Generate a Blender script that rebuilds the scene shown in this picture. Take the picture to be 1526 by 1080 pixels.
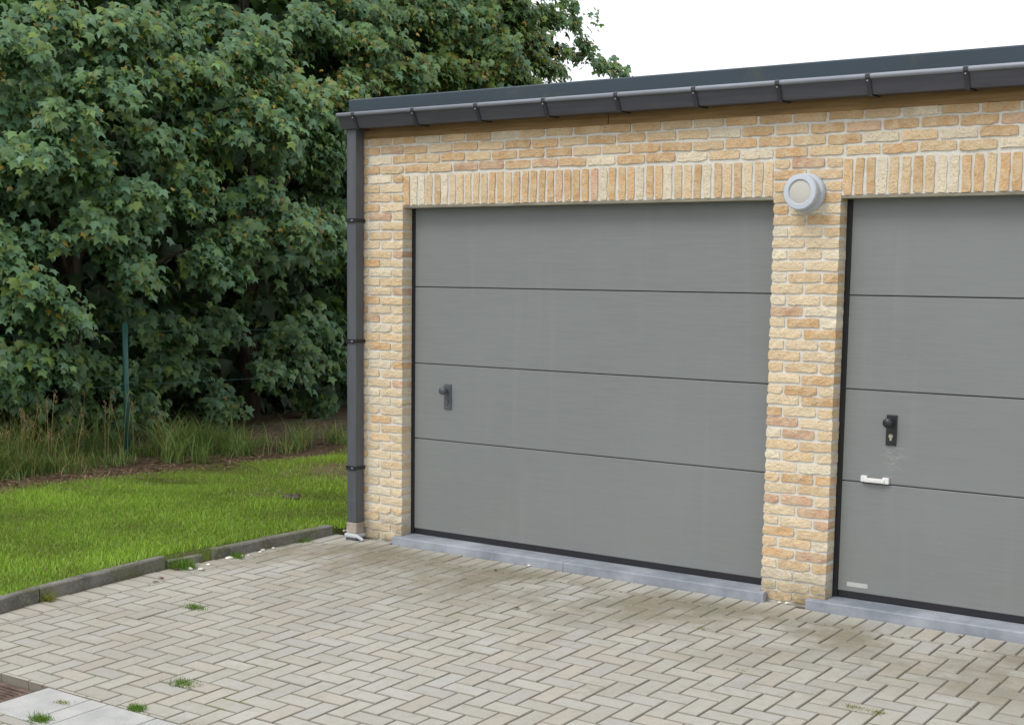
import bpy, bmesh, math, random
import numpy as np
from mathutils import Matrix, Vector

for o in list(bpy.data.objects): bpy.data.objects.remove(o)
sc = bpy.context.scene
COL = sc.collection
rnd = random.Random(7)
rng = np.random.default_rng(11)

# ------------------------------------------------------------------ camera
PW, PH, FPX = 1526.0, 1080.0, 2058.78
PCX, PCY = PW/2+72.54, PH/2+121.0            # optical axis in the (cropped) photograph
CAM = np.array([5.8984, -6.8612, 1.7232])
FW = np.array([-0.55752158, 0.82218885, -0.11478321])
RT = np.array([0.82648112, 0.56272485, 0.01642251])
UP = np.array([-0.07809377, 0.08571026, 0.99325481])
cd = bpy.data.cameras.new('camera')
cam = bpy.data.objects.new('camera', cd); COL.objects.link(cam)
cd.sensor_width = 36.0
cd.lens = FPX/PW*36.0
cd.shift_x = -72.54/PW
cd.shift_y = 121.0/PW
cd.clip_start = 0.1; cd.clip_end = 2000
M = Matrix(((RT[0], UP[0], -FW[0], CAM[0]), (RT[1], UP[1], -FW[1], CAM[1]), (RT[2], UP[2], -FW[2], CAM[2]), (0, 0, 0, 1)))
cam.matrix_world = M
sc.camera = cam
def ray(u, v): return FW+(u-PCX)/FPX*RT-(v-PCY)/FPX*UP
def at(u, v, axis, val):
    d = ray(u, v); return CAM+d*((val-CAM[axis])/d[axis])
def proj(P):
    d = np.asarray(P, float)-CAM; z = d@FW
    return PCX+FPX*(d@RT)/z, PCY-FPX*(d@UP)/z, z

# ------------------------------------------------------------------ light
SUN_DIR = Vector((-0.30, -0.72, 1.05)).normalized()      # towards the sun, behind thick cloud
world = bpy.data.worlds.new('World'); sc.world = world; world.use_nodes = True
wt = world.node_tree; wt.nodes.clear()
wo = wt.nodes.new('ShaderNodeOutputWorld'); bg = wt.nodes.new('ShaderNodeBackground')
sky = wt.nodes.new('ShaderNodeTexSky'); sky.sky_type = 'NISHITA'; sky.sun_disc = False
sky.sun_elevation = math.asin(SUN_DIR.z); sky.sun_rotation = math.atan2(SUN_DIR.x, SUN_DIR.y)
sky.air_density = 1.0; sky.dust_density = 6.0
mx = wt.nodes.new('ShaderNodeMix'); mx.data_type = 'RGBA'; mx.inputs[0].default_value = 0.88
mx.inputs[7].default_value = (10.0, 10.3, 10.8, 1)        # the closed cloud layer
wt.links.new(sky.outputs[0], mx.inputs[6]); wt.links.new(mx.outputs[2], bg.inputs[0])
bg.inputs[1].default_value = 0.10
wt.links.new(bg.outputs[0], wo.inputs[0])
sl = bpy.data.lights.new('sun', 'SUN'); sl.energy = 1.3; sl.angle = math.radians(25); sl.color = (1, 0.96, 0.9)
sun = bpy.data.objects.new('sun', sl); COL.objects.link(sun)
sun.rotation_euler = SUN_DIR.to_track_quat('Z', 'Y').to_euler(); sun.location = (0, -4, 8)
vs = sc.view_settings
vs.view_transform = 'Standard'; vs.look = 'None'; vs.gamma = 1; vs.use_curve_mapping = False
vs.exposure = 0.40
sc.cycles.max_bounces = 8
sc.cycles.transparent_max_bounces = 8

# ------------------------------------------------------------------ materials
MATS = {}
def hexl(r, g, b):
    f = lambda c: (c/255/12.92) if c/255 <= .04045 else ((c/255+.055)/1.055)**2.4
    return (f(r), f(g), f(b), 1)
class NT:
    def __init__(s, name):
        s.m = bpy.data.materials.new(name); s.m.use_nodes = True; s.t = s.m.node_tree; s.n = s.t.nodes
        s.p = s.n['Principled BSDF']; MATS[name] = s.m
    def N(s, t, **k):
        n = s.n.new(t)
        for a, b in k.items(): setattr(n, a, b)
        return n
    def L(s, a, b): s.t.links.new(a, b)
    def coord(s, kind='pos'):
        if kind == 'pos': return s.N('ShaderNodeNewGeometry').outputs['Position']
        return s.N('ShaderNodeTexCoord').outputs['Object']
    def noise(s, scale, detail=4, co=None, stretch=None, rough=.55):
        n = s.N('ShaderNodeTexNoise'); n.inputs['Scale'].default_value = scale; n.inputs['Detail'].default_value = detail
        n.inputs['Roughness'].default_value = rough
        c = co if co is not None else s.coord()
        if stretch:
            m = s.N('ShaderNodeMapping'); m.inputs['Scale'].default_value = stretch; s.L(c, m.inputs[0]); c = m.outputs[0]
        s.L(c, n.inputs['Vector']); return n.outputs['Fac']
    def ramp(s, fac, a, b, c0=(0, 0, 0, 1), c1=(1, 1, 1, 1)):
        r = s.N('ShaderNodeValToRGB'); e = r.color_ramp.elements
        e[0].position = a; e[1].position = b; e[0].color = c0; e[1].color = c1
        s.L(fac, r.inputs[0]); return r.outputs[0]
    def mix(s, fac, a, b, mode='MIX'):
        m = s.N('ShaderNodeMix', data_type='RGBA', blend_type=mode)
        for sock, v in ((m.inputs[0], fac), (m.inputs[6], a), (m.inputs[7], b)):
            if isinstance(v, (int, float)): sock.default_value = v
            elif isinstance(v, tuple): sock.default_value = v
            else: s.L(v, sock)
        return m.outputs[2]
    def math(s, op, a, b=0.0, clamp=False):
        m = s.N('ShaderNodeMath', operation=op); m.use_clamp = clamp
        for i, v in enumerate((a, b)):
            if isinstance(v, (int, float)): m.inputs[i].default_value = v
            else: s.L(v, m.inputs[i])
        return m.outputs[0]
    def sep(s, axis):
        n = s.N('ShaderNodeSeparateXYZ'); s.L(s.coord(), n.inputs[0]); return n.outputs[axis]
    def rng(s, v, a, b, c=0.0, d=1.0):
        m = s.N('ShaderNodeMapRange'); s.L(v, m.inputs[0])
        for i, x in enumerate((a, b, c, d)): m.inputs[i+1].default_value = x
        return m.outputs[0]
    def bump(s, h, strength=.3, dist=.01):
        b = s.N('ShaderNodeBump'); b.inputs['Strength'].default_value = strength; b.inputs['Distance'].default_value = dist
        s.L(h, b.inputs['Height']); s.L(b.outputs[0], s.p.inputs['Normal'])
    def set(s, col=None, rough=.7, metal=0, spec=.5):
        if col is not None:
            if isinstance(col, tuple): s.p.inputs['Base Color'].default_value = col
            else: s.L(col, s.p.inputs['Base Color'])
        if isinstance(rough, (int, float)): s.p.inputs['Roughness'].default_value = rough
        else: s.L(rough, s.p.inputs['Roughness'])
        s.p.inputs['Metallic'].default_value = metal
        s.p.inputs['Specular IOR Level'].default_value = spec
        return s.m

def brick_mat(name, source):
    t = NT(name)
    if source == 'object': c = t.N('ShaderNodeObjectInfo').outputs['Color']
    else: c = t.N('ShaderNodeVertexColor', layer_name='Col').outputs[0]
    n1 = t.noise(16, 5); n2 = t.noise(70, 5, rough=.7)
    c = t.mix(t.ramp(n1, .40, .62), c, t.mix(.55, c, (.73, .62, .43, 1)))      # pale sand-struck bloom
    c = t.mix(t.ramp(n2, .54, .70), c, t.mix(.5, c, (.34, .19, .085, 1)))       # burnt specks
    z = t.sep(2)
    low = t.math('MULTIPLY', t.rng(z, .22, .02), t.ramp(t.noise(9, 4), .30, .55))
    c = t.mix(t.math('MULTIPLY', low, .8), c, (.25, .22, .145, 1))               # splash dirt and algae at the foot
    top = t.math('MULTIPLY', t.rng(z, 2.54, 2.64), t.ramp(t.noise(4, 4), .35, .6))
    c = t.mix(t.math('MULTIPLY', top, .5), c, (.30, .19, .09, 1))                # tannin run-off below the board
    t.bump(t.math('ADD', n2, t.math('MULTIPLY', n1, 1.5)), 1.0, .010)
    return t.set(c, .9, spec=.2)
brick_mat('brick_object', 'object'); brick_mat('brick_stuff', 'attr')
t = NT('mortar'); n = t.noise(60, 5)
c = t.mix(t.ramp(n, .3, .7), (.585, .57, .52, 1), (.70, .685, .63, 1))
low = t.math('MULTIPLY', t.rng(t.sep(2), .25, .0), t.ramp(t.noise(8, 4), .3, .6))
c = t.mix(t.math('MULTIPLY', low, .8), c, (.23, .205, .14, 1))
t.bump(n, .5, .004); t.set(c, .95, spec=.15)

def paver_mat(name, source):
    t = NT(name)
    if source == 'object': c = t.N('ShaderNodeObjectInfo').outputs['Color']
    else: c = t.N('ShaderNodeVertexColor', layer_name='Col').outputs[0]
    n1 = t.noise(5, 5); n2 = t.noise(140, 4, rough=.7); n3 = t.noise(24, 4)
    far = t.math('MULTIPLY', t.rng(t.sep(0), 1.6, -.2), t.ramp(t.noise(1.6, 5), .36, .62))
    c = t.mix(t.math('MULTIPLY', far, .45), c, (.25, .22, .17, 1))                 # mossy, little driven corner by the lawn
    c = t.mix(t.ramp(n1, .35, .7), c, t.mix(.4, c, (.33, .30, .235, 1)))
    c = t.mix(t.math('MULTIPLY', t.ramp(n3, .5, .72), .3), c, (.25, .235, .19, 1))
    c = t.mix(t.math('MULTIPLY', t.ramp(n2, .50, .68), .35), c, (.20, .19, .165, 1))
    # wet, algae-brown patches where run-off from the doors lies, a band along the wall
    y = t.sep(1)
    band = t.math('MULTIPLY', t.rng(y, -1.35, -.55), t.rng(y, -.06, -.22))
    st = t.math('MULTIPLY', band, t.ramp(t.noise(1.3, 8, rough=.72), .43, .58))
    c = t.mix(t.math('MULTIPLY', st, .70), c, t.mix(t.ramp(t.noise(3.5, 5), .4, .6), (.19, .155, .10, 1), (.15, .145, .085, 1)))
    blot = t.ramp(t.noise(2.7, 7, rough=.7), .58, .70)
    c = t.mix(t.math('MULTIPLY', blot, .30), c, (.20, .18, .13, 1))
    gr = t.math('MULTIPLY', t.ramp(t.noise(2.1, 4, stretch=(1, 1, 1)), .60, .74), t.ramp(t.noise(30, 3), .45, .6))
    c = t.mix(t.math('MULTIPLY', gr, .4), c, (.19, .20, .09, 1))
    t.bump(n2, .35, .003)
    return t.set(c, .92, spec=.25)
paver_mat('paver_object', 'object'); paver_mat('paver_stuff', 'attr')
t = NT('paver_edge'); t.set(t.mix(t.ramp(t.noise(3, 4), .58, .74), (.235, .215, .18, 1), (.15, .165, .085, 1)), .95, spec=.15)
t = NT('joint_sand')
c = t.mix(t.ramp(t.noise(2.5, 4), .60, .74), (.125, .112, .09, 1), (.085, .115, .035, 1))
c = t.mix(t.ramp(t.noise(120, 3), .4, .7), c, t.mix(.5, c, (.05, .045, .035, 1))); t.set(c, 1, spec=.1)
t = NT('concrete_slab'); n = t.noise(7, 6); n2 = t.noise(120, 3)
c = t.mix(t.ramp(n, .3, .7), (.36, .365, .35, 1), (.47, .47, .45, 1)); c = t.mix(t.math('MULTIPLY', t.ramp(n2, .5, .7), .4), c, (.26, .26, .25, 1))
t.bump(n2, .3, .003); t.set(c, .9, spec=.2)
t = NT('kerb_concrete'); n = t.noise(6, 6, rough=.65); n2 = t.noise(60, 4)
c = t.mix(t.ramp(n, .35, .65), (.105, .10, .085, 1), (.21, .205, .18, 1)); c = t.mix(t.math('MULTIPLY', t.ramp(t.noise(3.2, 5), .5, .62), .65), c, (.10, .115, .04, 1))
c = t.mix(t.math('MULTIPLY', t.ramp(n2, .5, .7), .5), c, (.27, .26, .23, 1)); t.bump(n2, .6, .006); t.set(c, .95, spec=.15)
t = NT('rusty_iron'); n = t.noise(14, 6)
t.set(t.mix(t.ramp(n, .35, .65), (.085, .058, .046, 1), (.185, .13, .105, 1)), .85, spec=.3); t.bump(n, .4, .004)
t = NT('bluestone'); n = t.noise(3.2, 6, rough=.6); n2 = t.noise(90, 4)
c = t.mix(t.ramp(n, .36, .64), (.19, .212, .25, 1), (.36, .385, .43, 1)); c = t.mix(t.math('MULTIPLY', t.ramp(n2, .5, .68), .3), c, (.20, .215, .24, 1))
t.bump(n2, .2, .003); t.set(c, .62, spec=.4)
def paint(name, col, rough, streak=(2, 60, 60), amt=.10, metal=0, spec=.5, bump=.0, dirt=None):
    t = NT(name); co = t.coord()
    n = t.noise(1.0, 5, co, streak)
    d = tuple(x*(1-amt*1.6) for x in col[:3])+(1,); l = tuple(min(1, x*(1+amt)) for x in col[:3])+(1,)
    c = t.mix(t.ramp(n, .3, .7), d, l)
    m2 = t.ramp(t.noise(1.4, 5), .35, .75)
    c = t.mix(t.math('MULTIPLY', m2, .35), c, tuple(min(1, x*(1+amt*1.5)) for x in col[:3])+(1,))
    if dirt: c = t.mix(t.math('MULTIPLY', t.ramp(t.noise(dirt[0], 5, rough=.65), .56, .75), dirt[2]), c, dirt[1])
    if bump: t.bump(n, bump, .003)
    return t.set(c, rough, metal, spec)
YDOOR = .094
def door_mat():
    t = NT('door_paint'); co = t.coord()
    n = t.noise(1.0, 4, co, (6, 6, 130)); n2 = t.noise(1.0, 3, co, (160, 160, 420)); big = t.noise(.9, 4)
    c = t.mix(t.ramp(n, .3, .7), (.176, .190, .190, 1), (.200, .215, .214, 1))
    c = t.mix(t.math('MULTIPLY', t.ramp(big, .35, .7), .5), c, (.214, .230, .229, 1))
    streak = t.math('MULTIPLY', t.ramp(t.noise(1.0, 4, co, (14, 14, .9)), .55, .78), .35)
    c = t.mix(streak, c, (.238, .248, .242, 1))                                   # faint dried run-off
    vm = t.N('ShaderNodeVectorMath', operation='DISTANCE'); t.L(t.coord(), vm.inputs[0]); vm.inputs[1].default_value = (3.30, YDOOR, .855)
    sc_ = t.math('MULTIPLY', t.rng(vm.outputs['Value'], .10, .02), t.ramp(t.noise(1, 4, co, (40, 40, 110)), .5, .68))
    c = t.mix(t.math('MULTIPLY', sc_, .55), c, (.42, .42, .40, 1))                  # key scratches below the lock
    c = t.mix(t.math('MULTIPLY', t.ramp(t.noise(55, 3), .70, .78), .5), c, (.36, .36, .34, 1))   # dust specks
    low = t.math('MULTIPLY', t.rng(t.sep(2), .5, .08), t.ramp(t.noise(6, 5), .35, .65))
    c = t.mix(t.math('MULTIPLY', low, .35), c, (.205, .20, .18, 1))
    t.bump(t.math('ADD', n, t.math('MULTIPLY', n2, .6)), .16, .002)
    t.set(c, .48, 0, .45)
door_mat()
paint('trim_aluminium', (.024, .044, .063, 1), .40, (1, 30, 6), .10, 0, .5, 0, (2.2, (.11, .115, .05, 1), .55))
paint('gutter_grey', (.070, .072, .090, 1), .45, (3, 40, 40), .15, 0, .5, 0, (9, (.11, .10, .09, 1), .35))
paint('gutter_bead', (.24, .26, .305, 1), .38, (3, 40, 40), .15, 0, .5)  # gutter coating made lighter: sky reflection on the bead painted into its colour
paint('pipe_grey', (.082, .090, .104, 1), .40, (40, 40, 3), .12, 0, .5, 0, (12, (.17, .17, .17, 1), .2))
paint('bracket_dark', (.040, .040, .048, 1), .5, (20, 20, 20), .15)
paint('black_plastic', (.012, .012, .016, 1), .5, (20, 20, 20), .1)
paint('handle_dark', (.018, .019, .023, 1), .35, (20, 20, 20), .1)
paint('handle_grey', (.085, .095, .108, 1), .33, (20, 20, 20), .1)
paint('white_plastic', (.72, .72, .70, 1), .45, (20, 20, 20), .05)
paint('sticker_white', (.46, .465, .45, 1), .5, (20, 20, 20), .05)
paint('lamp_silver', (.50, .545, .61, 1), .42, (8, 8, 8), .06, 0, .5)
paint('lamp_glass', (.52, .50, .46, 1), .30, (8, 8, 8), .05, 0, .5)
paint('zinc', (.47, .49, .51, 1), .45, (12, 12, 12), .15, 0, .5)
paint('collar_beige', (.36, .315, .265, 1), .75, (10, 10, 10), .25)
paint('fence_green', (.012, .085, .068, 1), .45, (20, 20, 3), .15)
paint('steel_lintel', (.23, .215, .165, 1), .7, (6, 30, 30), .25)
paint('pebble_white', (.72, .69, .62, 1), .85, (60, 60, 60), .15)
paint('dead_leaf', (.23, .10, .055, 1), .8, (60, 60, 60), .3)
paint('brass', (.42, .40, .30, 1), .4, (20, 20, 20), .1)
t = NT('wood_board'); n = t.noise(1.0, 6, None, (2.2, 30, 46), .6)
c = t.mix(t.ramp(n, .3, .7), (.17, .105, .045, 1), (.32, .205, .095, 1)); c = t.mix(t.math('MULTIPLY', t.ramp(t.noise(1.7, 5), .45, .65), .6), c, (.14, .095, .04, 1))
t.bump(n, .4, .004); t.set(c, .85, spec=.2)
t = NT('roof_felt'); n = t.noise(60, 4); t.set(t.mix(n, (.03, .03, .032, 1), (.08, .08, .08, 1)), .95)
t = NT('ground_soil')
n = t.noise(5, 6, rough=.6); n2 = t.noise(45, 4)
c = t.mix(t.ramp(n, .35, .65), (.075, .05, .032, 1), (.15, .105, .072, 1)); c = t.mix(t.math('MULTIPLY', t.ramp(n2, .48, .66), .6), c, (.22, .165, .115, 1))
gx = t.sep(0); gsel = t.math('MULTIPLY', t.math('MULTIPLY', t.rng(gx, -4.3, -3.5), t.rng(t.sep(1), 2.6, .6)), t.ramp(t.noise(2.0, 4), .28, .45))
c = t.mix(t.math('MULTIPLY', gsel, .8), c, (.085, .13, .025, 1)); t.bump(n2, .6, .02); t.set(c, 1, spec=.1)
t = NT('bark'); n = t.noise(1.0, 6, None, (26, 26, 5))
t.set(t.mix(t.ramp(n, .35, .65), (.045, .037, .028, 1), (.12, .10, .075, 1)), .95, spec=.15); t.bump(n, .8, .02)

def leaf_mat(name, rough, trans, tint=(1.15, 1.2, .45)):
    m = bpy.data.materials.new(name); m.use_nodes = True; MATS[name] = m
    tr = m.node_tree; p = tr.nodes['Principled BSDF']; out = tr.nodes['Material Output']
    vc = tr.nodes.new('ShaderNodeVertexColor'); vc.layer_name = 'Col'
    tr.links.new(vc.outputs[0], p.inputs['Base Color']); p.inputs['Roughness'].default_value = rough
    p.inputs['Specular IOR Level'].default_value = .4
    tl = tr.nodes.new('ShaderNodeBsdfTranslucent')
    mc = tr.nodes.new('ShaderNodeMix'); mc.data_type = 'RGBA'; mc.blend_type = 'MULTIPLY'; mc.inputs[0].default_value = 1
    mc.inputs[7].default_value = tint+(1,)
    tr.links.new(vc.outputs[0], mc.inputs[6]); tr.links.new(mc.outputs[2], tl.inputs[0])
    ms = tr.nodes.new('ShaderNodeMixShader'); ms.inputs[0].default_value = trans
    tr.links.new(p.outputs[0], ms.inputs[1]); tr.links.new(tl.outputs[0], ms.inputs[2]); tr.links.new(ms.outputs[0], out.inputs[0])
leaf_mat('leaf', .46, .28); leaf_mat('grass', .6, .35, (1.1, 1.15, .5))

# ------------------------------------------------------------------ object helpers
def link(name, me, mat=None, parent=None, loc=None):
    o = bpy.data.objects.new(name, me); COL.objects.link(o)
    if mat is not None and me is not None and not me.materials: me.materials.append(MATS[mat])
    if parent is not None: o.parent = parent
    if loc is not None: o.location = loc
    return o
def empty(name, loc=(0, 0, 0)):
    o = bpy.data.objects.new(name, None); COL.objects.link(o); o.location = loc; o.empty_display_size = .1; return o
def tag(o, label=None, cat=None, group=None, kind=None):
    if label: o['label'] = label
    if cat: o['category'] = cat
    if group: o['group'] = group
    if kind: o['kind'] = kind
    return o
def mesh_bm(bm, smooth=False, name='m'):
    me = bpy.data.meshes.new(name); bm.normal_update(); bm.to_mesh(me); bm.free()
    if smooth: me.polygons.foreach_set('use_smooth', [True]*len(me.polygons))
    return me
def add_box(bm, x0, x1, y0, y1, z0, z1, bevel=0):
    vs_ = [bm.verts.new(p) for p in ((x0, y0, z0), (x1, y0, z0), (x1, y1, z0), (x0, y1, z0), (x0, y0, z1), (x1, y0, z1), (x1, y1, z1), (x0, y1, z1))]
    fs = [bm.faces.new([vs_[i] for i in f]) for f in ((0, 3, 2, 1), (4, 5, 6, 7), (0, 1, 5, 4), (1, 2, 6, 5), (2, 3, 7, 6), (3, 0, 4, 7))]
    if bevel:
        es = list({e for f in fs for e in f.edges})
        bmesh.ops.bevel(bm, geom=es, offset=bevel, segments=2, profile=.6, affect='EDGES')
def box(name, x0, x1, y0, y1, z0, z1, mat, parent=None, bevel=0):
    bm = bmesh.new(); add_box(bm, x0, x1, y0, y1, z0, z1, bevel); return link(name, mesh_bm(bm), mat, parent)
def extrude_x(bm, prof, x0, x1, close=True):
    a = [bm.verts.new((x0, y, z)) for y, z in prof]; b = [bm.verts.new((x1, y, z)) for y, z in prof]
    n = len(prof)
    for i in range(n if close else n-1): bm.faces.new((a[i], b[i], b[(i+1) % n], a[(i+1) % n]))
    if close: bm.faces.new(a[::-1]); bm.faces.new(b)
def lathe_y(bm, prof, cx, cz, seg=40):
    """prof: (radius, y) pairs, revolved about an axis parallel to Y through cx, cz"""
    rings = []
    for r, y in prof:
        if r < 1e-5: rings.append([bm.verts.new((cx, y, cz))])
        else: rings.append([bm.verts.new((cx+r*math.cos(2*math.pi*k/seg), y, cz+r*math.sin(2*math.pi*k/seg))) for k in range(seg)])
    for A, B in zip(rings, rings[1:]):
        for k in range(seg):
            j = (k+1) % seg
            if len(A) == 1 and len(B) > 1: bm.faces.new((A[0], B[k], B[j]))
            elif len(B) == 1 and len(A) > 1: bm.faces.new((A[k], B[0], A[j]))
            else: bm.faces.new((A[k], B[k], B[j], A[j]))
def tube(bm, pts, rads, seg=8, cap=True):
    pts = [Vector(p) for p in pts]; rings = []
    for i, p in enumerate(pts):
        d = (pts[min(i+1, len(pts)-1)]-pts[max(i-1, 0)]).normalized()
        a = d.orthogonal().normalized() if abs(d.z) > .95 else d.cross(Vector((0, 0, 1))).normalized(); b = d.cross(a)
        r = rads[i] if isinstance(rads, (list, tuple)) else rads
        rings.append([bm.verts.new(p+a*r*math.cos(2*math.pi*k/seg)+b*r*math.sin(2*math.pi*k/seg)) for k in range(seg)])
    for A, B in zip(rings, rings[1:]):
        for k in range(seg): bm.faces.new((A[k], A[(k+1) % seg], B[(k+1) % seg], B[k]))
    if cap: bm.faces.new(rings[0][::-1]); bm.faces.new(rings[-1])
def np_mesh(name, V, F, col=None, smooth=False):
    """V (n,3), F (m,3|4) index arrays, col (n,3)"""
    me = bpy.data.meshes.new(name); V = np.ascontiguousarray(V, np.float32); F = np.ascontiguousarray(F, np.int32); k = F.shape[1]
    me.vertices.add(len(V)); me.vertices.foreach_set('co', V.ravel())
    me.loops.add(F.size); me.loops.foreach_set('vertex_index', F.ravel())
    me.polygons.add(len(F)); me.polygons.foreach_set('loop_start', np.arange(0, F.size, k, dtype=np.int32))
    me.polygons.foreach_set('loop_total', np.full(len(F), k, np.int32))
    me.polygons.foreach_set('use_smooth', np.full(len(F), bool(smooth)))
    if col is not None:
        at_ = me.color_attributes.new('Col', 'FLOAT_COLOR', 'POINT')
        at_.data.foreach_set('color', np.c_[col, np.ones(len(V))].astype(np.float32).ravel())
    me.update(); me.validate(); return me

# ------------------------------------------------------------------ ground heights
SL = 0.0429
def zg(y):
    if y >= 0: return 0.0
    if y > -3.43: return SL*y
    return SL*-3.43+0.018*(-3.43-y)
def lawn_z(x, y):
    t_ = min(1, max(0, (-.72-x)/3.4)); b = .008*math.sin(3.1*x+1.7*y)+.008*math.sin(1.3*x-2.9*y)
    return zg(y)*(1-.75*t_)+.065*(1-t_)+b-.01

def kerb_x(y):
    pts = [(-9, -.66), (-3.1, -.67), (-2.2, -.775), (-1.35, -.79), (-1.0, -.715), (0, -.585)]
    for (a, xa), (b, xb) in zip(pts, pts[1:]):
        if a <= y <= b: return xa+(xb-xa)*(y-a)/(b-a)
    return -.6
# ground: one sheet to the horizon; lawn soil left of the kerb, sub-base under the paving
xs = [-600, -150, -60, -30, -20, -15, -12]+[-11+.25*i for i in range(40)]+[-.74, -.70, -.55, 0, 4, 9, 20, 60, 150, 600]
ys = [-600, -150, -60, -30, -16, -10, -8]+[-7+.25*i for i in range(92)]+[18, 24, 40, 80, 200, 600]
V = []; 
for y in ys:
    for x in xs:
        kx = (kerb_x(y) if -9 <= y <= 0 else -.66)-.034
        if x <= -.74: V.append((kx-.002 if x == -.74 else x, y, lawn_z(max(x, -20), max(-16, min(y, 24)))))
        else: V.append((kx if x == -.70 else x, y, zg(max(y, -16))-.14))
nx = len(xs); F = [(j*nx+i, j*nx+i+1, (j+1)*nx+i+1, (j+1)*nx+i) for j in range(len(ys)-1) for i in range(nx-1)]
tag(link('ground', np_mesh('ground', np.array(V), np.array(F), smooth=True), 'ground_soil'), kind='structure')

# ------------------------------------------------------------------ paving
pav_root = None
PX0, PX1 = -.80, 10.5
bm = bmesh.new()
for x0_, x1_, y0_, y1_ in ((PX0, PX1, -3.10, .02), (PX0, PX1, -9.5, -3.43), (PX0, -.045, -3.43, -3.10), (.545, PX1, -3.43, -3.10)):
    bm.faces.new([bm.verts.new((px_, py_, zg(py_)-.0048)) for px_, py_ in ((x0_, y0_), (x1_, y0_), (x1_, y1_), (x0_, y1_))])
paving = tag(link('paving', mesh_bm(bm), 'joint_sand'), kind='structure')
PWD = .104; PHX, PHY = 2.587, -1.940-PWD       # herringbone module and phase
def paver_mesh(L, Wd, seed):
    r = random.Random(seed); bm = bmesh.new(); g = .0032; c = .0038
    hx, hy = L/2-g, Wd/2-g
    def ring(dx, z): return [bm.verts.new((sx*(hx-dx)+r.uniform(-.0012, .0012), sy*(hy-dx)+r.uniform(-.0012, .0012), z)) for sx, sy in ((-1, -1), (1, -1), (1, 1), (-1, 1))]
    b0, b1, b2 = ring(0, -.06), ring(0, -c), ring(c, 0)
    for A, B in ((b0, b1), (b1, b2)):
        for k in range(4): bm.faces.new((A[k], A[(k+1) % 4], B[(k+1) % 4], B[k]))
    bm.faces.new(b2); bm.faces.ensure_lookup_table()
    for f_ in bm.faces[:8]: f_.material_index = 1      # sides and the dirty chamfer
    return mesh_bm(bm)
PAVM = [paver_mesh(2*PWD, PWD, s) for s in range(5)]
for m_ in PAVM: m_.materials.append(MATS['paver_object']); m_.materials.append(MATS['paver_edge'])
pcol_r = random.Random(5)
def paver_col():
    k = pcol_r.uniform(.92, 1.08); t_ = pcol_r.random()
    base = (.410, .400, .360) if t_ < .6 else ((.400, .395, .370) if t_ < .85 else (.405, .380, .330))
    return tuple(b*k for b in base)
rects = []        # x0,x1,y0,y1,vertical?
YB = -.26         # inner edge of the border course along the wall
def clip_add(x0, x1, y0, y1, vert):
    ym = .5*(y0+y1); x0 = max(x0, kerb_x(ym)+.205 if False else -.56); y1 = min(y1, YB)
    for lo, hi in ((-3.10, YB), (-9.4, -3.43)):
        a, b = max(y0, lo), min(y1, hi)
        if b-a > .012 and x1-x0 > .012: rects.append((x0, x1, a, b, vert))
for j in range(-75, 30):
    for i in range(-40, 80):
        c_ = (i-j) % 4
        x, y = PHX+i*PWD, PHY+j*PWD
        if c_ == 0: clip_add(x, x+2*PWD, y, y+PWD, 0)
        elif c_ == 3: clip_add(x, x+PWD, y, y+2*PWD, 1)
k = 0
x = -.60                                         # border course, headers against the wall
while x < 10.3:
    y1 = -.002 if not ((-.06 < x+.05 < 2.65) or (2.88 < x+.05 < 5.65) or (5.88 < x+.05 < 8.65)) else -.046
    rects.append((x, x+PWD, YB, y1, 1)); x += PWD
y = -9.4
while y < YB-.05:                                # border course along the kerb
    y1 = min(y+PWD, YB)
    if not (-3.43 < y < -3.15): rects.append((kerb_x(y)+.004, -.56, y, y1, 0))
    y += PWD
info = []
for rc in rects:
    cx, cy = .5*(rc[0]+rc[1]), .5*(rc[2]+rc[3]); u, v, d = proj((cx, cy, zg(cy)))
    vis = d > 0 and -15 < u < PW+15 and 770 < v < PH+15
    info.append((0 if vis else 1, d, rc))
info.sort(key=lambda q: (q[0], q[1]))
SV, SF, SC = [], [], []
TV = [np.array([v.co for v in m_.vertices]) for m_ in PAVM]; TFq = [[tuple(p.vertices) for p in m_.polygons] for m_ in PAVM]
for idx, (nv, d, (x0, x1, y0, y1, vert)) in enumerate(info):
    cx, cy = .5*(x0+x1), .5*(y0+y1); cz = zg(cy)+pcol_r.gauss(0, .0007); col = paver_col(); mi = pcol_r.randrange(5)
    sl_ = math.atan(SL) if cy > -3.43 else -.018
    jx = pcol_r.gauss(0, .0009); rzj = pcol_r.gauss(0, .006); tx = sl_+pcol_r.gauss(0, .0022); ty = pcol_r.gauss(0, .0022)
    lx, ly = (x1-x0, y1-y0)
    if vert: R = Matrix.Rotation(tx, 4, 'X') @ Matrix.Rotation(ty, 4, 'Y') @ Matrix.Rotation(math.pi/2+rzj, 4, 'Z'); S = (ly/(2*PWD), lx/PWD, 1)
    else: R = Matrix.Rotation(tx, 4, 'X') @ Matrix.Rotation(ty, 4, 'Y') @ Matrix.Rotation(rzj, 4, 'Z'); S = (lx/(2*PWD), ly/PWD, 1)
    Mx = Matrix.Translation((cx+jx, cy, cz)) @ R @ Matrix.Diagonal(S+(1,))
    if idx < 300:
        o = bpy.data.objects.new('paver', PAVM[mi]); COL.objects.link(o); o.parent = paving; o.matrix_local = Mx; o.color = col+(1,)
    else:
        A = np.array(Mx); P = TV[mi] @ A[:3, :3].T+A[:3, 3]; b = sum(len(q) for q in SV)  # noqa
        SV.append(P); SF.append((mi, idx)); SC.append(np.tile(col, (len(P), 1)))
nvp = len(TV[0]); FF = []
fq = np.array([f for f in TFq[0]])
FF = np.concatenate([fq+nvp*i for i in range(len(SV))])
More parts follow.
